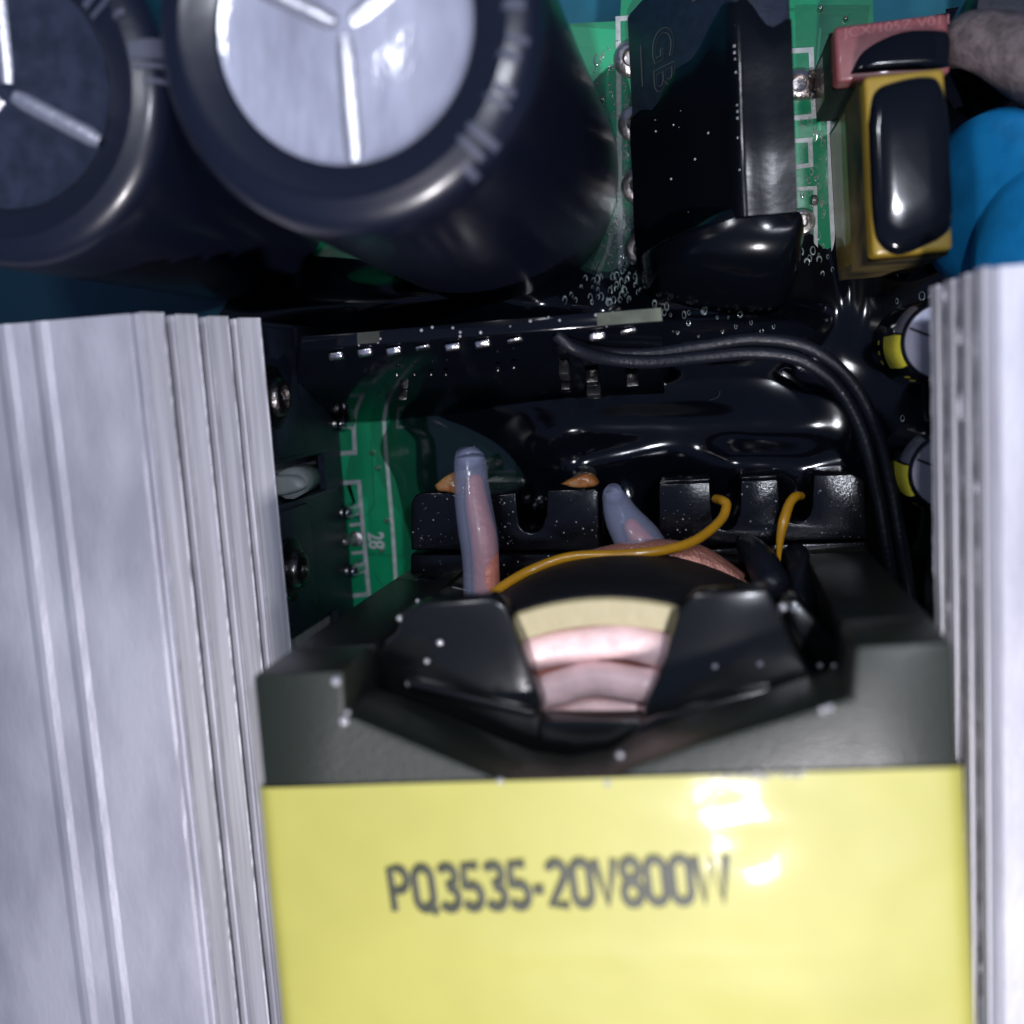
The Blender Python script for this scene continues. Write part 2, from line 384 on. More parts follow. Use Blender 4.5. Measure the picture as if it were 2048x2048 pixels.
# ================================================================== CAPACITORS (snap-in)
def big_cap(cx,cy,z0,zt,Rr,label,rot,marks,lean=(0,0),disc='capdisc'):
    root=empty('electrolytic_capacitor',(cx,cy,z0),label,'capacitor','large black snap-in capacitors')
    H=zt-z0; c=(cx,cy,z0)
    prof=[(Rr*.9,0),(Rr,.04)]
    for i in range(1,9): prof.append((Rr, .04+(H-.34)*i/8))
    k=.16
    for i in range(1,8):
        a=i/8*math.pi/2; prof.append((Rr-k+k*math.cos(a), H-k+k*math.sin(a)-.02))
    prof+=[(Rr-k-.02,H-.005),(Rr*.80,H-.03),(Rr*.68,H-.06),(Rr*.66,H-.08)]
    prof_s=prof[:]
    slv=lathe('sleeve',prof+[(Rr*.66,H-.12),(Rr*.2,H-.12)],c,M['sleeve'],root,seg=96)
    td=lathe('top_disc',[(.0001,H-.085),(Rr*.3,H-.086),(Rr*.6,H-.088),(Rr*.655,H-.075),(Rr*.66,H-.1)],c,M[disc],root,seg=72)
    for q in range(3):
        a=rot+q*2*math.pi/3; d=Vector((math.cos(a),math.sin(a),0)); n=Vector((-d.y,d.x,0))
        hw=.055; pts=[]
        V=[];F=[]
        for i in range(9):
            t=i/8; p=Vector(c)+d*(.05+t*(Rr*.60)); e_=hw*(.75 if i in (0,8) else 1)
            for u,h in ((-1,-.088),(-.6,-.060),(.6,-.060),(1,-.088)):
                V.append(p+n*e_*u+Vector((0,0,H+h)))
        for i in range(8):
            for u in range(3): F.append((i*4+u,i*4+u+1,i*4+5+u,i*4+4+u))
        obj('vent_score',V,F,M['groove'],td,smooth=True)
    # printed marks running over the rim
    for (ang,wd,t0,t1) in marks:
        V=[];F=[]; pp=[(r+.006,z+.004) for r,z in prof_s if True]
        pp=pp[9:]; L=len(pp)-1; cnt=0
        for i in range(int(t0*L),int(t1*L)+1):
            r,z=pp[i]
            for u in range(4):
                th=ang+wd*(u/3-.5); V.append(Vector((cx+r*math.cos(th),cy+r*math.sin(th),z0+z+.003)))
            cnt+=1
        for i in range(cnt-1):
            for u in range(3): F.append((i*4+u,i*4+u+1,i*4+5+u,i*4+4+u))
        obj('printed_mark',V,F,M['print'],slv,smooth=True)
    for o in list(root.children)+list(td.children)+list(slv.children):
        for v in o.data.vertices:
            k=(H-v.co.z)/H; v.co.x+=lean[0]*k; v.co.y+=lean[1]*k
    return root
t2=P(682,48,3.5)
big_cap(t2.x,t2.y,.02,3.55,1.09,'black capacitor second from the left, bright silver top with three-armed vent mark',R(-90),
        [(R(12),.10,0,.25),(R(4),.05,0,.25),(R(-12),.04,.5,.8),(R(-17),.05,.55,.85),(R(-27),.04,.5,.8),(R(-31),.03,.5,.9),(R(-42),.05,.35,.85),(R(-47),.04,.45,.9),(R(-52),.05,.2,.6),(R(-2),.05,.6,.85)],lean=(.11,-.20))
t1=P(8,183,3.05)
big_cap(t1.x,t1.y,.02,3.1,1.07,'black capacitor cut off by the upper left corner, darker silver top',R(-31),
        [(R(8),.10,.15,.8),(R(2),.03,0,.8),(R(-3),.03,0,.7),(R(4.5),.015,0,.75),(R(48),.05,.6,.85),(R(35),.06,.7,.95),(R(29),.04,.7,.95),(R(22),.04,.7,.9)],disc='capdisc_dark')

# ================================================================== BRIDGE RECTIFIER (leaning black slab)
def rect():
    lo=.12; hi=1.15
    A0=P(1278,570,lo); A1=P(1484,428,hi); B1=P(1594,418,hi)
    yt=A1.y; yb=.66; y1=3.25
    xl=A0.x; xt=A1.x; xr=B1.x
    root=empty('bridge_rectifier',(xl+.3,2,.1),'leaning black slab component marked GB between the green strip and red box','rectifier')
    sec=[(xl,lo,yb),(xt,hi,yt),(xr,hi-.02,yt),(xr-.2,.05,yb)]
    V=[Vector((x,y,z)) for x,z,y in sec]+[Vector((x,y1-(.34 if i in(0,3) else 0),z)) for i,(x,z,y) in enumerate(sec)]
    F=[(0,1,2,3),(4,5,6,7)]+[(i,(i+1)%4,4+(i+1)%4,4+i) for i in range(4)]
    obj('body',V,F,M['plastic'],root,bevel=.03)
    fd=Vector((xt-xl,0,hi-lo)).normalized(); nn=Vector((-fd.z,0,fd.x))
    def face(t,y,o=.006): return Vector((xl,0,lo))+fd*t+Vector((0,y,0))+nn*o
    Lf=math.hypot(xt-xl,hi-lo)
    ys=lambda t: yb+(yt-yb)*min(1,t/Lf)-.02
    # glossy resin coat over the near half of slab: one skin following face, top edge and the near end
    V=[];F=[]
    nu=40; nvv=16
    def edge_y(t): # boundary along face parameter 0..Lf+thick
        base=2.10 + .50*max(0,min(1,(t-.3)/.9)) + .04*math.sin(t*5)+ .03*math.sin(t*13)
        if t>Lf: base = 2.56 -.22*((t-Lf)/.4) + .06*math.sin((t-Lf)*20)
        return base
    tot=Lf+(xr-xt)
    for i in range(nu+1):
        t=tot*i/nu
        for j in range(nvv+1):
            s=j/nvv; y=ys(t)+(edge_y(t)-ys(t))*s
            o=.018+.010*noise.noise(Vector((t*2,y*2,1)))+ (0 if j<nvv else -.02)+.02*math.exp(-((t-Lf)/.15)**2)
            if t<=Lf: p=face(t,y,o)
            else: p=Vector((xt+(t-Lf),y,hi+o))
            if j==0: p.y+= .0
            V.append(p)
    for i in range(nu):
        for j in range(nvv):
            a=i*(nvv+1)+j; F.append((a,a+1,a+nvv+2,a+nvv+1))
    obj('resin_coat',V,F,M['slab_resin'],root,smooth=True)
    # rows of gloss beads along the top edge
    parts=[]
    for i in range(26):
        y=2.4-i*.045; parts.append(dome_data(Vector((xt+random.uniform(-.012,.03),y,hi+.02)),random.uniform(.008,.018),.014))
    for i in range(12):
        t=random.uniform(.3,Lf-.1); y=random.uniform(1,2.3); p=face(t,y,.018); parts.append(dome_data(p,random.uniform(.004,.012),.012))
    V,F=join_data(parts); tag(obj('resin_bead',V,F,M['droplet_solid'],root,smooth=True),kind='stuff')
    br=catmull([P(x,y,.02) for x,y in ((1281,520),(1288,588),(1335,614),(1440,640),(1535,640),(1574,604),(1590,540),(1588,470),(1500,440),(1380,460),(1281,520))],5)[:-1]
    tr_=catmull([P(x,y,1.1) for x,y in ((1478,432),(1480,450),(1500,462),(1530,466),(1560,464),(1585,456),(1594,440),(1594,424),(1540,415),(1500,415),(1478,432))],5)[:-1]
    V=[];F=[];n=len(br);K=9
    for k in range(K+1):
        a=k/K*math.pi/2
        for p,q in zip(br,tr_):
            v=p.lerp(q,(1-math.cos(a))); v.z=.02+1.13*math.sin(a)+.02*noise.noise(v*3); V.append(v)
    for k in range(K):
        for i_ in range(n): F.append((k*n+i_,k*n+(i_+1)%n,(k+1)*n+(i_+1)%n,(k+1)*n+i_))
    F.append(tuple(K*n+i_ for i_ in range(n)))
    obj('resin_coat',V,F,M['slab_resin'],root,smooth=True)
    # markings on the face
    def mk(s,t,y,wd,hg,ol,bold=0):
        cu=bpy.data.curves.new('t','FONT'); cu.body=s; cu.fill_mode='NONE'; cu.bevel_depth=ol; cu.bevel_resolution=0; cu.offset=bold
        tt=bpy.data.objects.new('t',cu); COL.objects.link(tt); bpy.context.view_layer.update()
        me=bpy.data.meshes.new_from_object(tt.evaluated_get(bpy.context.evaluated_depsgraph_get())); bpy.data.objects.remove(tt)
        xs=[v.co.x for v in me.vertices]; ys=[v.co.y for v in me.vertices]
        V=[face(t+(v.co.y-min(ys))/(max(ys)-min(ys))*hg, y-(v.co.x-min(xs))/(max(xs)-min(xs))*wd, .004+.002*(v.co.z>0)) for v in me.vertices]
        obj('marking',V,[tuple(p.vertices) for p in me.polygons],M['edgeprint'],root)
    mk('GB',.34,2.66,.46,.28,.009)
    mk('E',.86,2.72,-.22,.22,.014); mk('E',.86,2.98,-.22,.22,.014)
    for y in (2.3,):
        V,F=prism_data([face(.18,y,.003),face(.192,y,.003),face(.192,y+.32,.003),face(.18,y+.32,.003)],[face(.18,y,.006),face(.192,y,.006),face(.192,y+.32,.006),face(.18,y+.32,.006)])
        obj('marking',V,F,M['edgeprint'],root)
    for py in (118,248,372,500):
        q=P(1280,py,0)
        tube('lead',[(q.x-.0,q.y,.0),(q.x+.01,q.y,.12),(q.x+.16,q.y,.2)],.045,M['solder'],root,seg=8,n=4)
rect()

# ================================================================== RED AND YELLOW BOX CAPACITORS
def boxcap(name,pix,zt,lean,m,label,sidemat,group,bev=.035):
    top=[P(x,y,zt) for x,y in pix]
    c=sum(top,Vector())/4
    root=empty(name,(c.x+lean[0],c.y+lean[1],0),label,'capacitor',group)
    bot=[Vector((p.x+lean[0],p.y+lean[1],.03)) for p in top]
    bot2=[p.lerp(q,.0) for p,q in zip(top,bot)]
    V,F=prism_data(bot,top); body=obj('case',V,F,m,root,bevel=bev,seg=3)
    return root,top,body
rr,top,bd=boxcap('film_capacitor',[(1668,52),(1897,24),(1902,146),(1674,165)],1.15,(-.02,.02),M['red'],
   'dull red box capacitor partly smeared with black resin','', 'box capacitors')
# lower part of the red case is buried in dark coating
V=[];F=[]
def skirt(root,top,z1,z0,grow,m,lean=(0,0),name='resin_skirt'):
    c=sum(top,Vector())/len(top); n=len(top)
    A=[Vector((p.x+lean[0],p.y+lean[1],z1))+(p-c).normalized()*.012 for p in top]
    A2=[Vector((p.x+lean[0],p.y+lean[1],z1*.5))+(p-c).normalized()*grow*.6 for p in top]
    B=[Vector((p.x+lean[0],p.y+lean[1],z0))+(p-c).normalized()*grow for p in top]
    V=A+A2+B; F=[(i,(i+1)%n,n+(i+1)%n,n+i) for i in range(n)]+[(n+i,n+(i+1)%n,2*n+(i+1)%n,2*n+i) for i in range(n)]
    return obj(name,V,F,m,root,smooth=True)
skirt(rr,top,.98,.02,.02,M['wrap'])
def pool(root,px,z,m,name='resin_patch',th=.03):          # low dome with rounded outline given in pixels
    pts=[P(x,y,z) for x,y in px]; c=sum(pts,Vector())/len(pts); n=len(pts)
    ring=catmull(pts+[pts[0]],6)[:-1]; n=len(ring); V=[];F=[]
    for k,(s,h) in enumerate(((1,0),(.97,th*.5),(.9,th*.8),(.7,th),(.4,th*1.02),(.02,th*1.03))):
        V+=[c.lerp(p,s)+Vector((0,0,h)) for p in ring]
    for k in range(5):
        for i in range(n): F.append((k*n+i,k*n+(i+1)%n,(k+1)*n+(i+1)%n,(k+1)*n+i))
    F.append(tuple(5*n+i for i in range(n)))
    return obj(name,V,F,m,root,smooth=True)
pool(rr,[(1700,148),(1730,100),(1800,66),(1870,62),(1898,72),(1898,120),(1888,136),(1790,142),(1730,146)],1.152,M['resin'],th=.05)
ux=(P(1890,62,1.15)-P(1690,88,1.15)).normalized(); uy=Vector((-ux.y,ux.x,0))
text('case_marking','JCX/105Z V011',P(1686,82,1.152),ux,uy,.70,.085,M['redprint'],rr,th=.004)
yr,top,bd=boxcap('film_capacitor',[(1728,152),(1889,134),(1907,500),(1746,514)],1.75,(-.01,.03),M['yellowbox'],
   'tall yellow box capacitor with a black resin pool on top','', 'box capacitors')
skirt(yr,top,1.58,.02,.02,M['stainbox'])
pool(yr,[(1736,250),(1748,186),(1790,164),(1850,154),(1880,168),(1897,240),(1901,330),(1905,430),(1893,466),(1850,492),(1795,510),(1758,488),(1745,440),(1739,330)],1.752,M['resin'],th=.06)
# blue discs
def disc(px,py,z,r,th,rot,label,m='blue'):
    c=P(px,py,z); root=empty('disc_varistor',(c.x,c.y,0),label,'varistor','blue disc varistors')
    prof=[(.0001,-th)]+[(r*math.cos(a)**.7 if a<1.5 else .001,-th*0+th*math.sin(a)) for a in [-1.4,-1.1,-.8,-.4,0,.4,.8,1.1,1.4]]+[(.0001,th)]
    lathe('disc_body',prof,c,M[m],root,seg=48,sm=True,tilt=rot)
    for s in (-.25,.25):
        q=c+rot@Vector((0,0,0))
        tube('lead',[(c.x-.05,c.y+s,c.z-r*.6),(c.x-.08,c.y+s,.0)],.04,M['solder'],root,seg=8,smooth=False)
disc(1978,405,.9,.64,.20,Matrix.Rotation(R(-58),3,'Y')@Matrix.Rotation(R(0),3,'X'),'blue disc component beside the yellow box, lower part under resin')
disc(2112,505,1.5,.62,.2,Matrix.Rotation(R(-50),3,'Y'),'brighter blue disc cut off by the right edge above the heatsink')
# brown sleeving and dark cap top right
c0=P(1898,98,.9)
br=tube('sleeved_coil',[P(1905,110,.7),P(1935,82,.95),P(1990,88,1.05),P(2060,120,1.1),P(2160,180,1.0)],[.10,.19,.22,.26,.28],M['brown'],None,seg=20,rnd=True,base=(P(1980,100)[0],P(1980,100)[1],0))
tag(br,'grey brown fabric sleeved bundle to the right of the red box','coil')
c0=P(2072,10,1.0)
dk=empty('electrolytic_capacitor',(c0.x,c0.y,0),'dark capacitor corner at the upper right edge above the brown bundle','capacitor')
lathe('sleeve',[(.40,0),(.42,.05),(.42,.95),(.38,1.0),(.30,1.01),(.0001,.99)],(c0.x,c0.y,0),M['sleeve'],dk,seg=40)
lathe('top_disc',[(.30,1.012),(.28,1.02),(.0001,1.02)],(c0.x,c0.y,0),M['plastic'],dk,seg=40)

# ================================================================== POTTING RESIN (height field)
blobs=[ # px,py,sx,sy (pixels at board), height
 (1690,850,190,150,.18),(1500,800,260,130,.10),(1300,790,240,75,.12),(1080,790,260,70,.20),(1450,640,190,70,.36),
 (1700,1050,60,190,.22),(1850,660,110,90,.42),(1880,930,130,170,.45),(1500,590,90,60,.30),(1010,565,110,50,.30),(1870,330,120,170,.32),(1990,250,120,160,.3),
 (1440,500,150,110,.25),(1390,300,90,260,.16),(1150,950,75,60,.35),(1470,935,80,50,.28),(1600,930,90,50,.25),(1100,860,160,60,.10),(1250,905,190,50,.22),(1540,150,45,70,.06),
 (900,745,180,60,.12),(1330,610,60,50,.15),(1850,1250,120,120,.35),(960,640,350,60,.12),(1900,540,140,60,.30),(700,640,170,70,.20),(520,660,120,60,.12),(900,600,170,60,.22),(1060,640,120,45,.2),(600,560,160,60,.12),(1930,440,60,140,.55),(760,600,240,50,.25),(1100,610,80,45,.2),(1692,400,16,150,.16),(1062,1030,45,45,.3),(1262,1010,60,70,.3),(1450,1030,50,50,.3),(1590,1000,50,50,.3)]  # capacitor-foot blobs put its shadow in as resin; slot blobs blacken the gaps
BB=[(P(x,y,0),sx/227.5,sy/227.5,h) for x,y,sx,sy,h in blobs]
def rh(x,y):
    s=0
    for c,sx,sy,h in BB:
        q=((x-c.x)/sx)**2+((y-c.y)/sy)**2
        if q<9: s+=h*math.exp(-q)
    s=s-.075+.015*noise.noise(Vector((x*1.3,y*1.3,0)))+.003*noise.noise(Vector((x*5,y*5,3)))
    return .5*math.tanh(s/.5) if s>0 else max(s,-.05)
x0,x1,y0,y1=-5.5,3.4,-2.9,3.2; NX=264; NY=180
V=[Vector((x0+(x1-x0)*i/NX,y0+(y1-y0)*j/NY,0)) for j in range(NY+1) for i in range(NX+1)]
for v in V: v.z=rh(v.x,v.y)
F=[]
for j in range(NY):
    for i in range(NX):
        a=j*(NX+1)+i; q=(a,a+1,a+NX+2,a+NX+1)
        if max(V[k].z for k in q)>-.005: F.append(q)
used=sorted({k for q in F for k in q}); mp={k:i for i,k in enumerate(used)}
rs=obj('potting_resin',[V[k] for k in used],[tuple(mp[k] for k in q) for q in F],M['resin'],None,smooth=True,base=(1,0,0))
tag(rs,kind='stuff',label='glossy black potting resin poured over the board between the parts',cat='resin')
def ring_data(c,r,n=9,m=4):
    V=[];F=[]; a0=random.uniform(0,6.28); e=random.uniform(1.1,1.7)
    for i in range(n):
        th=2*math.pi*i/n; q=r*.26*(1+.6*math.cos(th-a0))
        for k in range(m):
            ph=2*math.pi*k/m; rr=r+q*math.cos(ph)
            V.append(Vector((c[0]+rr*math.cos(th)*.8,c[1]+rr*math.sin(th)*e,c[2]+q*math.sin(ph)+r*.1)))
    for i in range(n):
        for k in range(m): F.append((i*m+k,i*m+(k+1)%m,((i+1)%n)*m+(k+1)%m,((i+1)%n)*m+k))
    return V,F
# bubbles in the clear resin beside the slab
def scatter(n,poly,rmin,rmax,zf,bias=None):
    out=[];xs=[p[0] for p in poly];ys=[p[1] for p in poly]
    def ins(x,y):
        r=False;j=len(poly)-1
        for i in range(len(poly)):
            xi,yi=poly[i];xj,yj=poly[j]
            if (yi>y)!=(yj>y) and x<(xj-xi)*(y-yi)/(yj-yi)+xi: r=not r
            j=i
        return r
    while len(out)<n:
        x=random.uniform(min(xs),max(xs));y=random.uniform(min(ys),max(ys))
        if not ins(x,y): continue
        if bias and random.random()>bias(x,y): continue
        p=P(x,y,0); z=max(0.004,rh(p.x,p.y)+.002) if zf is None else zf
        if zf is not None: p=P(x,y,z)
        r=random.uniform(rmin,rmax)*random.choice((.7,1,1,1.3)); p.z=z; out.append(ring_data(p,r))
    return out
parts =scatter(340,[(1180,120),(1270,60),(1290,600),(1130,620),(1180,520),(1235,360)],.010,.024,None,lambda x,y:.25+.75*math.exp(-((x-1235)/35)**2-((y-430)/110)**2))
parts+=scatter(28,[(1310,610),(1560,640),(1540,690),(1330,690)],.008,.02,None)
parts+=scatter(60,[(1600,200),(1655,200),(1665,560),(1600,560)],.008,.02,None)
parts+=scatter(16,[(1760,520),(1850,560),(1850,900),(1780,900)],.012,.03,None)
V,F=join_data(parts); tag(obj('resin_bubble',V,F,M['drop'],rs,smooth=True),kind='stuff')
for a_,b_,c_2 in (((1555,745),(1570,735),(1583,738)),((1592,742),(1604,736),(1606,728)),((1600,716),(1608,708),(1612,700)),((1420,800),(1436,794),(1440,782))):
    pts=[]
    for x_,y_ in (a_,b_,c_2):
        p=P(x_,y_,.3); z_=rh(p.x,p.y)+.012; p=P(x_,y_,z_); pts.append(p)
    tube('dust_fibre',pts,.005,M['print'],rs,seg=5,n=4)
# clear wet film under the bubbles: shallow pool on the board
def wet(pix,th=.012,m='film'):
    return pool(brd,pix,.009,M[m],name='resin_and_shade_film',th=th)
wet([(1150,200),(1240,130),(1275,300),(1285,600),(1130,625),(1180,540),(1225,400),(1200,280)],.02)
wet([(830,880),(800,840),(830,790),(1000,780),(1200,800),(1240,900),(1220,1010),(1000,1010),(850,1000)],.03,'shade_film')  # near-opaque film puts the transformer's shade onto the green board
wet([(780,840),(760,900),(790,960),(815,1060),(840,1100),(900,1000),(960,900),(860,830)],.02,'film')  # tinted film carries that painted shade on, left of the bobbin
#wet([(690,690),(770,690),(800,800),(770,860),(700,850)],.015)

# ================================================================== DAUGHTERBOARD
def daughter():
    zt=1.45
    L=P(600,672,zt); Rr=P(1322,612,zt); L2=P(600,700,zt); R2=P(1325,645,zt)
    base=(L+Rr)/2; base.z=0
    root=empty('control_board',base,'thin upright circuit board with a row of soldered pins in black resin','circuit board')
    # slab leaning slightly; bottom further to the front
    th=(L2-L); 
    Lb=P(640,850,.05); Rb=P(1330,800,.05)
    V=[L,L2,R2,Rr, Vector((Lb.x-.3,Lb.y+.2,.05)),Vector((Lb.x-.3,Lb.y,.05)),Vector((Rb.x,Rb.y,.05)),Vector((Rb.x,Rb.y+.2,.05))]
    F=[(0,1,2,3),(4,5,6,7),(0,1,5,4),(1,2,6,5),(2,3,7,6),(3,0,4,7)]
    obj('laminate',V,F,M['resin'],root,bevel=.015)
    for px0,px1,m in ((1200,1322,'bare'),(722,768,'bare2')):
        def E(px,s): 
            t=(px-600)/722; a=L.lerp(Rr,t); b_=L2.lerp(R2,t); return a.lerp(b_,s)+Vector((0,0,.004))
        V,F=prism_data([E(px0,.12),E(px1,.12),E(px1,.9),E(px0,.9)],[E(px0,.12)+Vector((0,0,.008)),E(px1,.12)+Vector((0,0,.008)),E(px1,.9)+Vector((0,0,.008)),E(px0,.9)+Vector((0,0,.008))])
        obj('bare_edge',V,F,M[m],root)
    for i,(px,py) in enumerate([(672,712),(730,705),(788,702),(846,695),(906,694),(966,688),(1030,681),(1195,673),(1257,663)]):
        c=P(px,py,1.40); u=Vector((.062,.006,0)); v=Vector((0,.030 if i not in(3,6,8) else .018,.0)); n=Vector((0,0,.05))
        V,F=prism_data([c-u-v-n,c+u-v-n,c+u+v-n,c-u+v-n],[c-u-v+n*.2,c+u-v+n*.2,c+u+v+n*.6,c-u+v+n*.6])
        obj('solder_joint',V,F,M['solder'],root,bevel=.018,seg=3)
        d=dome('solder_bead',c+Vector((.042,.012,.02)),.012,.014,M['droplet_solid'],root,seg=10,rings=3)
    # small chips on the front face
    def onface(px,py,s=0.9): # between z=1.2 and .3 by row
        z=1.35-(py-690)/170*1.25; return P(px,py,max(.1,z)+.02)
    for px,py,wx,wy,m in ((1130,742,22,14,'chip'),(1132,770,20,8,'screw'),(1185,756,26,10,'screw'),(1188,782,30,10,'chip'),(1265,761,26,4,'screw'),(806,789,22,3,'screw')):
        c=onface(px,py); u=Vector((wx/227.5/1.15/2,0,0)); v=Vector((0,wy/227.5/1.15/2,wy/227.5*.9)) if wx<100 else Vector((0,.11,.30)); n=Vector((0,-.05,.03))
        V,F=prism_data([c-u-v-n,c+u-v-n,c+u+v-n,c-u+v-n],[c-u-v+n,c+u-v+n,c+u+v+n,c-u+v+n])
        obj('surface_component',V,F,M[m],root,bevel=.012)
    for px,py in ((797,745),(832,744),(865,744),(895,744),(998,735),(1030,730)):
        dome('chip_pin',onface(px,py)+Vector((0,-.02,.05)),.020,.02,M['screw'],root,seg=10,rings=3)
    parts=[]
    for i in range(24):
        px=random.uniform(620,1320); t=(px-600)/722; p=L.lerp(Rr,t).lerp(L2.lerp(R2,t),random.uniform(.1,1)); parts.append(dome_data(p,random.uniform(.006,.014),.012))
    V,F=join_data(parts); tag(obj('resin_bead',V,F,M['droplet_solid'],root,smooth=True),kind='stuff')
daughter()

# ================================================================== TRANSISTORS ON LEFT HEATSINK
def to247(pya,pyb,label,screw,pins):
    X=-3.25
    ya=PX(640,pya,X).y; yb=PX(640,pyb,X).y
    ym=(ya+yb)/2
    root=empty('power_transistor',(X-.2,ym,0),label,'transistor','transistors clamped to the left heatsink')
    v=[Vector((X-.36,yb,.16)),Vector((X-.36,ya,.16)),Vector((X-.02,ya-.02,.16)),Vector((X-.02,yb+.02,.16))]
    t=[Vector((p.x,p.y,2.0)) for p in v]
    V,F=prism_data(v,t); obj('package',V,F,M['plastic'],root,bevel=.03)
    V,F=prism_data([Vector((X-.3,yb+.05,1.0)),Vector((X-.3,ya-.05,1.0)),Vector((X+.02,ya-.07,1.0)),Vector((X+.02,yb+.07,1.0))],
                   [Vector((X-.3,yb+.05,1.98)),Vector((X-.3,ya-.05,1.98)),Vector((X+.02,ya-.07,1.98)),Vector((X+.02,yb+.07,1.98))])
    obj('package_step',V,F,M['plastic'],root,bevel=.02)
    c=PX(screw[0],screw[1],X+.04)
    def xl(prof,name,m,seg=32):
        Vv=[];Ff=[];n=seg
        for r,h in prof:
            for s in range(n):
                th=2*math.pi*s/n; Vv.append(Vector((X+.02+h,c.y+r*math.cos(th),c.z+r*math.sin(th))))
        for i in range(len(prof)-1):
            for s in range(n): Ff.append((i*n+s,i*n+(s+1)%n,(i+1)*n+(s+1)%n,(i+1)*n+s))
        Ff.append(tuple((len(prof)-1)*n+s for s in range(n)))
        return obj(name,Vv,Ff,m,root,smooth='angle')
    xl([(.25,.0),(.25,.02),(.24,.035),(.18,.04)],'washer',M['bakelite'])
    xl([(.15,.04),(.15,.09),(.13,.115),(.09,.12),(.085,.08),(.001,.075)],'screw_head',M['screw']); sh=[o for o in root.children if o.name.startswith('screw_head')][0]
    for a in (0,math.pi/2):
        u=Vector((0,math.cos(a),math.sin(a)))*.07; q=Vector((0,-math.sin(a),math.cos(a)))*.018; cc=Vector((X+.02+.078,c.y,c.z)); n=Vector((.012,0,0))
        V,F=prism_data([cc-u-q,cc+u-q,cc+u+q,cc-u+q],[cc-u-q+n,cc+u-q+n,cc+u+q+n,cc-u+q+n]); obj('screw_recess',V,F,M['screw'],sh)
    for k,(px,py,big) in enumerate(pins):
        p=P(px,py,0)
        if big: 
            lathe('solder_joint',[(.085,0),(.07,.03),(.06,.10),(.055,.16),(.035,.20),(.0001,.215)],(p.x,p.y,0),M['solder'],root,seg=18,sm=True)
        else: dome('solder_joint',(p.x,p.y,0),.075,.02,M['pad'],root,seg=18)
        tube('lead',[(p.x,p.y,.03),(p.x-.05,p.y,.14),(p.x-.22,p.y,.2)],.035,M['pad'],root,seg=8,n=4)
to247(650,915,'upper black transistor with screw on the left heatsink',(546,795),[(690,740,0),(692,800,1),(695,845,1)])
to247(980,1250,'lower black transistor with screw on the left heatsink',(584,1138),[(707,1020,1),(712,1078,0),(718,1135,1)])
gl=P(585,965,.3); g=pool(None,[(552,948),(598,950),(616,972),(592,985),(556,988)],1.5,M['white_glue'],name='silicone_blob',th=.10)
tag(g,'small white silicone smear between the two transistors','glue')
V=[v.co.copy() for v in g.data.vertices]; 
tube('silicone_stem',[P(580,968,1.52),P(600,960,.9),P(630,950,.02)],.12,M['white_glue'],g,seg=12,smooth=False)
# plate between the packages and board
hb=tag(box('insulating_strip',-3.34,-3.28,-3.2,.2,.02,.45,M['plastic']),'dark insulating strip behind the transistors on the left heatsink','insulator')

# ================================================================== TRANSFORMER
ZT=3.72
Lf=P(510,1350,ZT); Rt=P(1908,1284,ZT)
U=(Rt-Lf); U.z=0; Wd=U.length; U.normalize(); Vv_=Vector((-U.y,U.x,0)); DEP=2.65
ctr=(Lf+Rt)/2-Vv_*DEP/2; ctr.z=0
tr=empty('transformer',ctr,'big ferrite transformer under yellow tape in the foreground, black bobbin and copper winding','transformer')
def T(u,v,z):
    if u<0: u=u*(1+.026*(DEP/2-v)/1.3)-.02
    q=ctr+U*u+Vv_*v; return Vector((q.x,q.y,z))
def toUV(px,py,z): q=P(px,py,z)-ctr; q.z=0; return q.dot(U),q.dot(Vv_)
front=[toUV(*p,ZT) for p in ((510,1350),(692,1342),(700,1432),(830,1484),(960,1540),(1040,1572),(1120,1585),(1200,1572),(1262,1535),(1400,1488),(1560,1440),(1702,1396),(1712,1294),(1908,1284))]
back=[(u,-v) for u,v in front][::-1]
outl=front+back
def core(name,z0,z1):
    V,F=prism_data([T(u,v,z0) for u,v in outl],[T(u,v,z1) for u,v in outl]); return obj(name,V,F,M['ferrite'],tr,bevel=.03)
core('core_top',3.15,ZT); core('core_bottom',.55,1.05)
hw=Wd/2; lu=front[1][0]; ru=front[12][0]
for s,ui in ((-1,lu),(1,ru)):
    pts=[(s*hw,DEP/2),(ui,DEP/2),(ui+s*.04,DEP/2-.35),(ui+s*.18,0),(ui+s*.04,-DEP/2+.35),(ui,-DEP/2),(s*hw,-DEP/2)]
    V,F=prism_data([T(u,v,1.045) for u,v in pts],[T(u,v,3.155) for u,v in pts]); obj('core_leg',V,F,M['leg'],tr,bevel=.02)
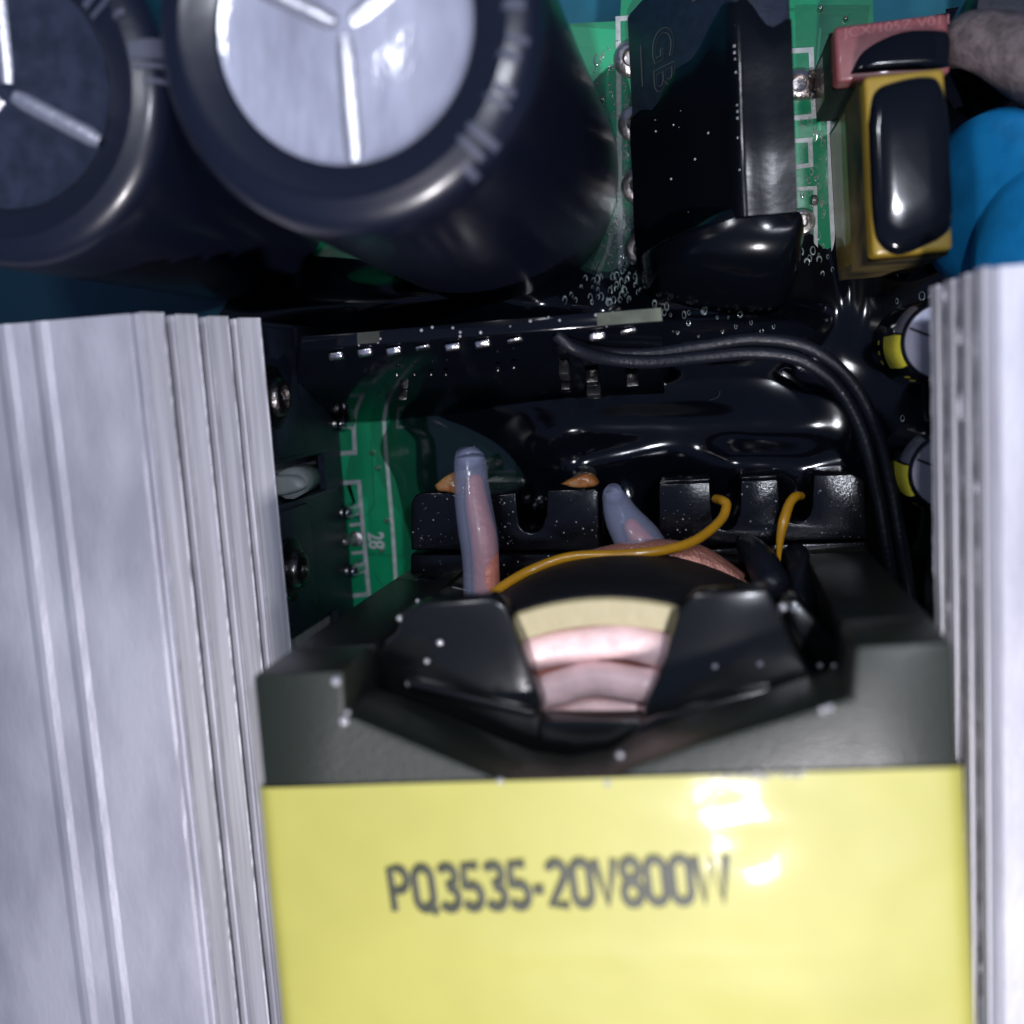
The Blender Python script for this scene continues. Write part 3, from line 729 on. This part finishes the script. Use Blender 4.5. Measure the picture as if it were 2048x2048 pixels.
# tape band with slightly wavy top
yl_=toUV(520,1574,ZT)[1]; yr_=toUV(1925,1532,ZT)[1]
def tapeband():
    NU=60;NV=44; V=[];F=[]
    prof=[]   # around: left bottom -> left top -> right top -> right bottom
    for z in (.6,1.5,2.4,3.2,3.6,3.69): prof.append((-hw-.02,z))
    prof.append((-hw-.008,ZT+.012))
    for k in range(1,NU): prof.append((-hw+2*hw*k/NU,ZT+.02))
    prof.append((hw+.008,ZT+.012))
    for z in (3.69,3.6,3.2,2.4,1.5,.6): prof.append((hw+.02,z))
    for j in range(NV+1):
        for i,(u,z) in enumerate(prof):
            t=(u+hw)/(2*hw); v0=yl_+(yr_-yl_)*t; v=v0+(-DEP/2+.15-v0)*j/NV
            dz=.008*noise.noise(Vector((u*1.1,v*2.5,0)))+.003*noise.noise(Vector((u*4,v*5,2)))+.0022*math.exp(-((v-(-.35))/.05)**2)*(abs(u)<1.2)
            V.append(T(u,v,z+(dz if z>3.7 else 0)))
    n=len(prof)
    for j in range(NV):
        for i in range(n-1): F.append((j*n+i,j*n+i+1,(j+1)*n+i+1,(j+1)*n+i))
    o=obj('yellow_tape',V,F,M['tape'],tr,smooth=True); return o
tp=tapeband()
a=P(783,1822,ZT+.034); b=P(1468,1803,ZT+.034); ux=(b-a).normalized(); uy=Vector((-ux.y,ux.x,0))
h=(P(783,1724,ZT+.03)-a).length
def A_(cx,cy,rx,ry,a0,a1,n=10): return [(cx+rx*math.cos(R(a0+(a1-a0)*i/n)),cy+ry*math.sin(R(a0+(a1-a0)*i/n))) for i in range(n+1)]
zero=[A_(.27,.72,.19,.20,0,180)+A_(.27,.28,.19,.20,180,360)+[(.46,.72)]]
three=[A_(.25,.73,.19,.19,150,-85)+[(.20,.53)],A_(.25,.28,.21,.21,92,-150)]
five=[[(.45,.92),(.12,.92),(.09,.50)]+A_(.25,.30,.21,.23,115,-150)]
GL={'P':(.56,[[(.09,.06),(.09,.92),(.28,.92)]+A_(.28,.70,.19,.22,90,-90)+[(.09,.48)]]),
 'Q':(.62,[A_(.29,.70,.20,.22,0,180)+A_(.29,.30,.20,.22,180,360)+[(.49,.70)],[(.34,.22),(.54,-.02)]]),
 '3':(.54,three),'5':(.54,five),'-':(.34,[[(.04,.40),(.16,.40),(.28,.40)]]),
 '2':(.54,[A_(.26,.71,.19,.21,160,-30)+[(.08,.08),(.47,.08)]]),'0':(.54,zero),
 'V':(.56,[[(.05,.94),(.27,.07),(.49,.94)]]),
 '8':(.54,[A_(.27,.73,.17,.19,-90,270,16),A_(.27,.28,.19,.22,-90,270,16)]),
 'W':(.80,[[(.05,.94),(.20,.07),(.39,.90),(.58,.07),(.73,.94)]])}
def lettering(name,txt,org,ux,uy,width,height,m,parent,stroke=.088):
    tot=sum(GL[c][0] for c in txt); k=width/tot; x=0; parts=[]
    for c in txt:
        for st in GL[c][1]:
            pts=[Vector((x+px_,py_*1.0,0)) for px_,py_ in st]
            V,F=tube_data(pts,stroke,seg=8,smooth=False)
            parts.append(([Vector(org)+Vector(ux)*v.x*k+Vector(uy)*v.y*height+Vector((0,0,v.z*.03)) for v in V],F))
        x+=GL[c][0]
    V,F=join_data(parts); return obj(name,V,F,M[m],parent)
lettering('label_text','PQ3535-20V800W',a-uy*.02,ux,uy,(b-a).length,h,'ink',tp)
# upper flange halves
ZF=3.0
def flange(pix,z0,z1,name='bobbin_flange',m='flange',bev=.03):
    V,F=prism_data([P(x,y,z1)+Vector((0,0,z0-z1)) for x,y in pix],[P(x,y,z1) for x,y in pix]); return obj(name,V,F,M[m],tr,bevel=bev)
flange([(800,1228),(850,1205),(985,1192),(1012,1216),(1050,1310),(1083,1408),(1080,1560),(760,1470),(700,1440),(700,1345),(795,1262)],2.86,3.06)
flange([(1356,1222),(1392,1186),(1537,1178),(1560,1230),(1628,1362),(1720,1350),(1720,1480),(1260,1580),(1290,1408),(1320,1340)],2.86,3.06)
flange([(1313,1432),(1540,1376),(1545,1390),(1325,1450),(1262,1508),(1245,1500),(1280,1450)],3.0,3.16,'flange_rib',bev=.02)
flange([(806,1352),(830,1362),(1070,1425),(1065,1440),(820,1380)],3.0,3.14,'flange_rib',bev=.02)
flange([(1560,1210),(1592,1195),(1680,1290),(1700,1360),(1640,1380),(1600,1320)],2.2,2.5,'flange_tab')
flange([(790,1240),(760,1270),(700,1330),(710,1350),(800,1300)],2.3,2.6,'flange_tab')
flange([(1078,1440),(1296,1440),(1268,1530),(1200,1570),(1120,1580),(1075,1500)],2.86,3.07)
# winding
wc=P(1228,1716,2.9); wc=Vector((wc.x,wc.y,0))
zc=2.86
rad=lambda py: (P(1190,py,zc)-Vector((wc.x,wc.y,zc))).length
r0=rad(1186)
lathe('winding_wrap',[(r0-.02,.95),(r0+.02,1.6),(r0+.03,2.4),(r0+.01,zc-.06),(r0-.02,zc-.02),(r0-.06,zc-.04)],(wc.x,wc.y,0),M['wrap'],tr,seg=90)
r1=rad(1252); r2=rad(1330); r3=rad(1402)
lathe('margin_tape',[(r0-.03,zc-.02),(r0-.05,zc),(r1,zc-.02),(r1-.01,zc-.15)],(wc.x,wc.y,0),M['cream'],tr,seg=90)
def turn(ra,rb,zoff,name='copper_turn'):
    rm=(ra+rb)/2; q=(ra-rb)/2; V=[];F=[];n=120;m_=14
    for i in range(n):
        th=2*math.pi*i/n
        for k in range(m_):
            ph=2*math.pi*k/m_
            rr=rm+q*math.cos(ph)+.012*math.sin(th*14+rm*9); zz=zc-.10+zoff+q*.85*math.sin(ph)+.012*math.sin(th*9+rm)
            V.append(Vector((wc.x+rr*math.cos(th),wc.y+rr*math.sin(th),zz)))
    for i in range(n):
        for k in range(m_): F.append((i*m_+k,i*m_+(k+1)%m_,((i+1)%n)*m_+(k+1)%m_,((i+1)%n)*m_+k))
    obj(name,V,F,M['copper'],tr,smooth=True)
turn(r1,r2,0); turn(r2,r3,.04); turn(r3,r3-.22,-.06); turn(r3-.2,r3-.42,-.12)
lathe('winding_bed',[(r1,zc-.2),(.4,zc-.22)],(wc.x,wc.y,0),M['core_wire'],tr,seg=60)
# lower flange rim and copper lead arc
c2=P(1268,1470,1.3); rr_=(P(1200,1128,1.3)-c2).length
lathe('lower_flange',[(rr_-.5,1.22),(rr_-.02,1.22),(rr_,1.24),(rr_,1.30),(rr_-.03,1.325),(rr_-.5,1.325)],(c2.x,c2.y,0),M['flange'],tr,seg=120)
tube('copper_lead',[P(1070,1152,1.3),P(1180,1122,1.32),P(1290,1112,1.32),P(1390,1128,1.32),P(1475,1172,1.3)],[.04,.08,.13,.15,.11],M['copper_lead'],tr,seg=18)
tube('copper_lead',[P(1290,1104,1.34),P(1370,1112,1.36),P(1440,1140,1.36),P(1490,1178,1.34)],[.05,.07,.07,.05],M['copper_lead'],tr,seg=14)
# ---- bobbin terminal blocks
def block(pix,z1=.95,z0=.05,name='terminal_block',bev=.03):
    V,F=prism_data([P(x,y,z1)+Vector((0,0,z0-z1)) for x,y in pix],[P(x,y,z1) for x,y in pix]); return obj(name,V,F,M['bakelite'],tr,bevel=bev,seg=3)
def arc(cx,cy,r,a0,a1,n=6): return [(cx+r*math.cos(R(a0+(a1-a0)*i/n)),cy-r*math.sin(R(a0+(a1-a0)*i/n))) for i in range(n+1)]
# left block with one U slot (one outline)
block([(822,1100),(822,1005),(830,990),(845,985),(906,983),(908,990),(985,990),(1032,985),(1035,1030)]+arc(1062,1040,26,180,360)[1:]+[(1092,1030),(1094,980),(1190,976),(1198,985),(1200,1102)])
block([(820,1106),(1120,1104),(1140,1112),(1150,1165),(820,1158)],.80)
block([(1195,1104),(1195,985),(1212,983),(1214,1104)],.7)
block([(1120,1104),(1200,1104),(1290,1115),(1330,1104),(1336,1160),(1120,1165)],.62)
block([(1318,1102),(1318,968),(1420,964),(1424,1030)]+arc(1450,1034,26,180,360)[1:]+[(1480,1030),(1482,962),(1556,958),(1560,1010)]+arc(1592,1015,32,180,360)[1:]+[(1625,1010),(1628,950),(1705,948),(1728,960),(1734,1070),(1734,1078),(1500,1084)])
block([(1390,1100),(1500,1088),(1736,1080),(1738,1130),(1600,1140),(1590,1150),(1500,1152),(1400,1150),(1372,1120)],.84)
block([(1320,960),(1420,956),(1421,962),(1320,966)],.80); block([(1482,952),(1556,948),(1557,957),(1482,960)],.80)
block([(1590,1145),(1740,1138),(1800,1188),(1830,1270),(1600,1280)],1.0,.4,'base_corner')
block([(700,1240),(770,1180),(850,1156),(1000,1190),(1000,1300),(800,1340)],1.15,.4,'base_corner')
# black sleeved stub + post
tube('insulated_stub',[P(1495,1090,1.0),P(1520,1120,1.3),P(1545,1170,1.5)],[.09,.12,.13],M['black_wire'],tr,seg=16,rnd=True)
tube('insulated_stub',[P(1592,1110,.9),P(1605,1150,1.2),P(1600,1210,1.4)],[.10,.12,.12],M['black_wire'],tr,seg=16,rnd=True)
parts=[]
def ds(n,x0,x1,y0,y1,z,r0=.003,r1=.008):
    for i in range(int(n*.4)):
        p=P(random.uniform(x0,x1),random.uniform(y0,y1),z); r=random.choice([r0,r0,r0*1.3,r1]); parts.append(dome_data(p,r,r*.9,7,2))
ds(60,826,905,990,1095,.95); ds(60,985,1032,990,1095,.95); ds(50,1098,1196,985,1095,.95); ds(70,1322,1420,972,1095,.95); ds(45,1484,1556,965,1075,.95)
ds(60,1630,1728,955,1075,.95); ds(60,1500,1732,1090,1130,.84); ds(30,825,1100,1110,1150,.80); ds(40,1600,1790,1150,1270,1.0); ds(20,1110,1200,1110,1160,.63)
V,F=join_data(parts); tag(obj('varnish_droplet',V,F,M['droplet_solid'],tr,smooth=True),kind='stuff')
parts=[]
for px,py,z,r in ((854,1322,3.08,.018),(1055,1374,3.08,.016),(880,1285,3.08,.02),(672,1362,ZT+.01,.028),(688,1442,ZT,.028),(695,1425,ZT,.016),(835,1202,2,.02),(838,1255,3,.018),(800,1236,3,.02),(818,1367,3.1,.022),(1000,1562,ZT+.02,.02),(1215,1565,ZT+.01,.024),
   (1640,1332,2.6,.022),(1668,1332,2.6,.02),(1655,1362,2.6,.02),(1632,1352,2.6,.022),(1690,1290,2.6,.024),(1682,1408,3.5,.024),(1645,1420,ZT,.02),(1660,1415,ZT,.02),(1565,1215,2.9,.028),(1590,1217,2.9,.026),(1345,1136,1.7,.012),(1210,1138,1.7,.012),(1218,1139,1.7,.014),(1430,1333,3.07,.016),(1520,1328,3.07,.016),(1240,1510,ZT,.02),
   (1730,1290,3.3,.02),(1835,1275,3.0,.03)):
    parts.append(dome_data(P(px,py,z),r,r*.9,12,5))
for i in range(40):
    px=random.uniform(1420,1610); py=1553-(px-1420)*.03+random.uniform(-5,8); parts.append(dome_data(P(px,py,ZT+.018),random.uniform(.006,.014),.012,8,3))
V,F=join_data(parts); tag(obj('varnish_droplet',V,F,M['droplet_solid'],tr,smooth=True),kind='stuff')

# ================================================================== SILICONE SLEEVES, WIRES
def sleeve(path,rads,wire,wr,label):
    b=P(path[0][0],path[0][1],0)
    root=empty('silicone_sleeve',(b.x,b.y,.8),label,'sleeve','milky silicone sleeves over copper leads')
    tube('silicone_tube',[P(path[0][0],path[0][1]-5,path[0][2])]+[P(*p) for p in path],[rads[0]*.82]+rads,M['milky'],root,seg=26,n=10)
    tube('copper_strand',[P(*p) for p in wire],wr,M['core_wire'],root,seg=16,rnd=True,n=10)
sleeve([(940,922,1.30),(946,1000,1.36),(955,1060,1.40),(960,1100,1.42),(960,1145,1.43),(962,1215,1.45)],[.125,.143,.152,.148,.132,.135],
       [(949,962,1.30),(954,1010,1.36),(967,1075,1.41),(972,1135,1.44),(974,1215,1.45)],[.07,.09,.105,.105,.105],'milky silicone sleeve on the left, standing upright over pink copper')
sleeve([(1228,992,1.05),(1245,1035,1.15),(1275,1080,1.2),(1310,1135,1.15)],[.09,.14,.18,.19],[(1262,1050,1.15),(1290,1095,1.2),(1320,1140,1.15)],[.06,.1,.11],'milky silicone sleeve in the middle, leaning between the terminal blocks')
def wire(name,pts,r,m,label,cat,**k):
    q=P(pts[0][0],pts[0][1],0)
    return tag(tube(name,[P(*p) for p in pts],r,M[m],None,seg=14,base=(q.x,q.y,.9),rnd=True,**k),label,cat)
wire('yellow_wire',[(1432,998,.95),(1446,1002,1.08),(1453,1012,1.12),(1440,1042,1.2),(1392,1080,1.42),(1330,1100,1.58),(1240,1109,1.64),(1140,1114,1.64),(1065,1139,1.68),(1010,1170,1.8),(965,1205,1.95)],.037,'yellow_wire','long amber wire arching over the copper winding to the left sleeve','wire')
wire('yellow_wire',[(1602,992,.9),(1590,994,1.0),(1578,1010,1.05),(1567,1045,1.1),(1560,1080,1.12),(1557,1130,1.12)],[.033,.037,.037,.042,.03,.012],'yellow_wire','short amber wire with tapered tip hanging at the right terminal block','wire')
cb=P(1110,665,0); cr_=empty('twin_cable',(P(1700,780).x,P(1700,780).y,0),'black twin cable curving from the control board to the lower right','cable')
def cpath(o,oz=0):
    pts=[(1112,668,1.38),(1150,695,1.35),(1215,712,1.2),(1300,716,1.1),(1400,705,1.0),(1510,694,.95),(1610,710,.95),(1685,770,.95),(1735,860,.95),(1765,970,.95),(1785,1080,1.0),(1800,1180,1.0),(1815,1290,1.0)]
    out=[]
    P3=[P(*p) for p in pts]
    for i,p in enumerate(P3):
        t=(P3[min(i+1,len(P3)-1)]-P3[max(i-1,0)]).normalized(); s=Vector((-t.y,t.x,0)).normalized()
        k=min(1,i/5); out.append(p+s*o*k+Vector((0,0,oz*(1-k))))
    return out
tube('cable_core',cpath(-.045),.05,M['black_wire'],cr_,seg=14)
tube('cable_core',cpath(.06,-.1),.05,M['black_wire'],cr_,seg=14)
# flux lumps
def lump(pix,z,label,th=.12,m='flux'):
    g=pool(None,pix,z,M[m],name='flux_lump',th=th); tag(g,label,'flux','amber flux lumps behind the terminal block')
    c=P(pix[0][0]+10,pix[0][1]-4,z); return g
lump([(873,968),(895,950),(915,945),(925,985),(900,982),(880,980)],.93,'amber flux lump beside the left silicone sleeve')
lump([(1122,966),(1150,952),(1180,945),(1198,962),(1190,972),(1150,974)],.93,'amber flux lump behind the middle terminal post')
for px,py,z0 in ((900,970,.93),(1160,963,.93)):
    q=P(px,py,z0); o=bpy.data.objects['flux_lump' if px==900 else 'flux_lump.001']
    tube('copper_pin',[(q.x,q.y,z0+.02),(q.x,q.y,.0)],.07,M['pad'],o,seg=10,smooth=False)

# ================================================================== SMALL RADIAL CAPACITORS
def small(px,py,zt,r,label,tilt=0):
    c=P(px,py,zt); b=Vector((c.x-.02,c.y+.03,0))
    root=empty('radial_capacitor',(b.x,b.y,0),label,'capacitor','small silver topped capacitors beside the right heatsink')
    c0=(c.x,c.y,0)
    lathe('sleeve',[(r*1.0,.0),(r*1.03,.05),(r*1.03,zt-.14),(r*1.0,zt-.05),(r*.93,zt-.01),(r*.86,zt-.0),(r*.84,zt-.02)],c0,M['resin'],root,seg=48)
    lathe('top_disc',[(.0001,zt-.012),(r*.83,zt-.012),(r*.86,zt-.03)],c0,M['capdisc'],root,seg=40)
    for a in (R(35),R(155),R(275)):
        d=Vector((math.cos(a),math.sin(a),0)); n=Vector((-d.y,d.x,0))*.009; p=Vector((c.x,c.y,zt-.012))
        V,F=prism_data([p-n,p+d*r*.8-n,p+d*r*.8+n,p+n],[q+Vector((0,0,.004)) for q in (p-n,p+d*r*.8-n,p+d*r*.8+n,p+n)])
        obj('vent_score',V,F,M['chip'],root)
    rr=r*1.045
    lathe('yellow_stripe',[(rr,zt-.5),(rr,zt-.14),(r*1.01,zt-.045),(r*.94,zt-.003)],c0,M['yprint'],root,seg=12,a0=R(168),a1=R(212))
    for k in range(3):
        lathe('yellow_stripe',[(rr,zt-.75),(rr,zt-.66)],c0,M['yprint'],root,seg=3,a0=R(172+k*14),a1=R(178+k*14))
    for a in (R(226),R(234)):
        lathe('yellow_mark',[(rr,zt-.25),(rr,zt-.06)],c0,M['yprint'],root,seg=3,a0=a,a1=a+R(3))
    lathe('bare_rim',[(r*1.035,zt-.2),(r*1.02,zt-.05),(r*.94,zt-.0)],c0,M['capdisc'],root,seg=12,a0=R(125),a1=R(165))
small(1888,682,1.3,.31,'small silver topped capacitor with yellow stripe, upper one by the right heatsink')
small(1902,945,1.3,.31,'small silver topped capacitor with yellow stripe, lower one by the right heatsink')
